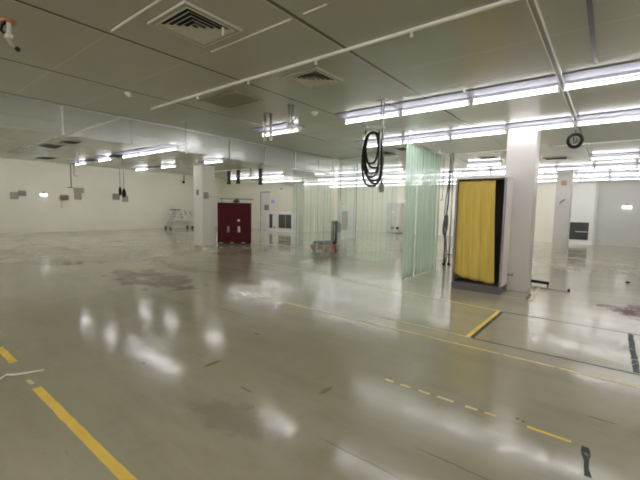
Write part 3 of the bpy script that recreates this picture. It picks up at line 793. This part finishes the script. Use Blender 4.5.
# ------------------------------------------------------------------ floor markings and litter
def band(p, q, w, name, label, m, cat='floor marking', jag=.0, seed=0, z=.0015):
    """flat strip of tape/paint from p to q with slightly ragged ends and edges"""
    p, q = Vector((*p, 0)), Vector((*q, 0)); u = (q - p); L = u.length; u.normalize(); v = Vector((-u.y, u.x, 0))
    rnd = random.Random(seed); n = max(2, int(L / .08)); A, B = [], []
    for i in range(n + 1):
        c = p + u * (L * i / n); j1 = rnd.uniform(-jag, jag); j2 = rnd.uniform(-jag, jag)
        A.append(c + v * (w / 2 + j1)); B.append(c - v * (w / 2 + j2))
    mb = MB(); bm = mb.bm
    t1 = [bm.verts.new((a.x, a.y, z)) for a in A]; t2 = [bm.verts.new((a.x, a.y, z)) for a in B]
    b1 = [bm.verts.new((a.x, a.y, 0)) for a in A]; b2 = [bm.verts.new((a.x, a.y, 0)) for a in B]
    for i in range(n):
        bm.faces.new((t2[i], t2[i + 1], t1[i + 1], t1[i])); bm.faces.new((b1[i], b1[i + 1], b2[i + 1], b2[i]))
        bm.faces.new((t1[i], t1[i + 1], b1[i + 1], b1[i])); bm.faces.new((t2[i + 1], t2[i], b2[i], b2[i + 1]))
    bm.faces.new((t1[0], b1[0], b2[0], t2[0])); bm.faces.new((t1[n], t2[n], b2[n], b1[n]))
    return tag(mb.build(name, m), label, cat)
Yt, Yn, Gt = M['yellowtape'], M['yellowthin'], M['greentape']
band((-3.58, .855), (-1.6, .855), .062, 'floor_tape', 'wide worn yellow floor line running off the lower left edge', Yt, jag=.003, seed=1)
band((-4.9, .87), (-4.33, .87), .062, 'floor_tape', 'short wide yellow floor line piece left of the paper strip', Yt, jag=.004, seed=2)
band((-3.80, .85), (-3.68, .855), .03, 'floor_tape', 'tiny yellow scrap between paper strip and wide yellow line', Yn, jag=.004, seed=3)
band((-4.6, 4.19), (1.2, 4.15), .032, 'floor_line', 'long thin yellow line crossing the floor in front of the box outline', Yn, jag=.003, seed=4)
band((-2.6, 4.52), (-1.22, 4.48), .025, 'floor_line', 'short thin yellow line ending at the diagonal yellow tape', Yn, jag=.003, seed=5)
band((-5.3, 6.72), (-3.0, 6.2), .03, 'floor_line', 'faint yellow line on the floor under the clear strip curtain', Yn, jag=.004, seed=6)
band((-2.9, 6.2), (-1.19, 5.99), .03, 'floor_line', 'thin yellow line on the floor in front of the booth', Yn, jag=.003, seed=7)
band((-12.0, 10.52), (-8.6, 10.6), .05, 'floor_line', 'pale line on the floor running right of the red cabinet', M['paleline'], jag=.004, seed=40)
band((-7.6, 6.86), (-5.4, 6.74), .03, 'floor_line', 'faint orange-yellow line on the floor left of the clear strip curtain', Yn, jag=.004, seed=41)
for i, (a, b) in enumerate(((-1.47, -1.39), (-1.32, -1.23), (-1.16, -1.06), (-1.0, -.87), (-.78, -.69), (-.64, -.56))):
    o = band((a, 2.85), (b, 2.85), .028, 'floor_dash', '%s dash from the left of the broken yellow line' % ORD[i], Yn, jag=.003, seed=20 + i); o['group'] = 'dashes of the broken yellow floor line'
band((-.36, 2.85), (-.10, 2.845), .03, 'floor_dash', 'last and longest yellow dash, right end of the broken line', Yt, jag=.002, seed=30)
band((-1.225, 5.99), (-1.245, 4.5), .05, 'floor_tape', 'diagonal yellow tape at the left end of the box outline', Yt, jag=.003, seed=8)
band((-1.175, 5.99), (-1.195, 4.5), .04, 'floor_tape', 'dark green tape alongside the diagonal yellow tape', Gt, jag=.003, seed=9)
band((-1.17, 5.99), (1.6, 5.99), .02, 'floor_line', 'thin dark line at the far side of the box outline', Gt, jag=.002, seed=10)
band((-1.19, 4.47), (1.6, 4.5), .022, 'floor_line', 'thin dark green line at the near side of the box outline', Gt, jag=.002, seed=11)
band((.30, 5.95), (.30, 4.53), .055, 'floor_tape', 'patchy dark green tape at the right end of the box outline', M['greenpale'], jag=.006, seed=12)
band((-.02, 2.84), (-.005, 2.52), .04, 'floor_patch', 'small ragged dark green patch on the floor, bottom right', M['greenpale'], jag=.012, seed=13)
band((-1.02, 8.45), (-.97, 7.05), .06, 'floor_tape', 'pale orange worn tape on the floor right of the booth column', mat('pale_orange', (.5, .36, .2), .4), jag=.006, seed=14)
band((-1.44, 7.12), (-1.06, 7.12), .04, 'floor_line', 'dark mark on the floor at the foot of the booth corner', M['greyboard2'], jag=.003, seed=15)
band((-1.04, 7.12), (-1.05, 7.66), .05, 'floor_line', 'dark mark on the floor at the foot of the column', Gt, jag=.005, seed=16)
# paper strip
t = thing('paper_strip', 'torn cream paper strip lying on the floor at the left edge', 'paper strip', (-3.95, .85, 0))
m = MB(); bm = m.bm; pts = [(.0, -.35, .004), (-.02, -.16, .004), (-.055, -.10, .02), (-.04, -.05, .006), (0, .05, .004), (.055, .14, .012)]
L1, L2, L3, L4 = [], [], [], []
for i, q in enumerate(pts):
    w_ = (.03, .032, .024, .026, .022, .012)[i]
    for L, dx, dz in ((L1, -w_, .002), (L2, w_, .002), (L3, -w_, 0), (L4, w_, 0)):
        L.append(bm.verts.new((q[0] + dx * .8, q[1] + dx * -.3, q[2] + dz)))
for i in range(len(pts) - 1):
    for a, b in ((L1, L2), (L4, L3), (L3, L1), (L2, L4)): bm.faces.new((a[i], b[i], b[i + 1], a[i + 1]))
bm.faces.new((L1[0], L3[0], L4[0], L2[0])); bm.faces.new((L1[-1], L2[-1], L4[-1], L3[-1]))
m.build('paper', M['paper'], t)
# black bar on the floor and its wire
t = thing('floor_bar', 'black bar on short feet lying on the floor beyond the column', 'bar', (-1.05, 8.70, 0), -.15)
MB().box(-.17, .17, -.03, .03, .045, .10, .01).build('bar', M['black'], t)
for x in (-.16, .15): MB().box(x - .012, x + .012, -.025, .025, 0, .045).build('foot', M['greymetal'], t)
t = thing('floor_wire', 'thin wire with a small black clip on the floor right of the bar', 'wire', (-.9, 8.39, 0))
MB().tube([(-.2, .1, .008), (-.05, .03, .008), (.15, .0, .008), (.36, -.02, .008)], .006, 8).build('wire', M['greymetal'], t)
MB().box(.36, .40, -.05, .01, 0, .06, .006).build('clip', M['black'], t)
tag(MB().tube([(.37, 10.4, .012), (.40, 10.41, .02), (.44, 10.4, .01)], [.012, .02, .012], 8).build('debris_lump', M['black']), 'small black lump on the floor near the right edge', 'debris')

# ------------------------------------------------------------------ camera
cam = bpy.data.cameras.new('camera'); co = bpy.data.objects.new('camera', cam); COL.objects.link(co)
cam.sensor_fit = 'HORIZONTAL'; cam.sensor_width = 36; cam.lens = 36 * 367.8 / 640; cam.clip_start = .05; cam.clip_end = 200
y, p, r = .66524, .08558, -.018396
cy, sy, cp, sp, cr, sr = math.cos(y), math.sin(y), math.cos(p), math.sin(p), math.cos(r), math.sin(r)
fwd = Vector((-sy * cp, cy * cp, -sp)); right = Vector((cy, sy, 0)); down = fwd.cross(right)
r2 = right * cr + down * sr; d2 = down * cr - right * sr
co.matrix_world = Matrix(((r2.x, -d2.x, -fwd.x, 0), (r2.y, -d2.y, -fwd.y, 0), (r2.z, -d2.z, -fwd.z, 1.5), (0, 0, 0, 1)))
sc.camera = co

# ------------------------------------------------------------------ world and output
wd = bpy.data.worlds.new('world'); sc.world = wd; wd.use_nodes = True
wd.node_tree.nodes['Background'].inputs[0].default_value = (.8, .85, 1, 1); wd.node_tree.nodes['Background'].inputs[1].default_value = .0
sc.view_settings.view_transform = 'Standard'; sc.view_settings.look = 'None'; sc.view_settings.gamma = 1; sc.view_settings.use_curve_mapping = False
sc.view_settings.exposure = 1.25
cy_ = sc.cycles
cy_.max_bounces = 10; cy_.diffuse_bounces = 5; cy_.glossy_bounces = 4; cy_.transmission_bounces = 6; cy_.transparent_max_bounces = 48
cy_.sample_clamp_indirect = 8; cy_.sample_clamp_direct = 2.5; cy_.filter_width = 1.8; cy_.use_denoising = True; cy_.caustics_reflective = True
bpy.context.view_layer.update()
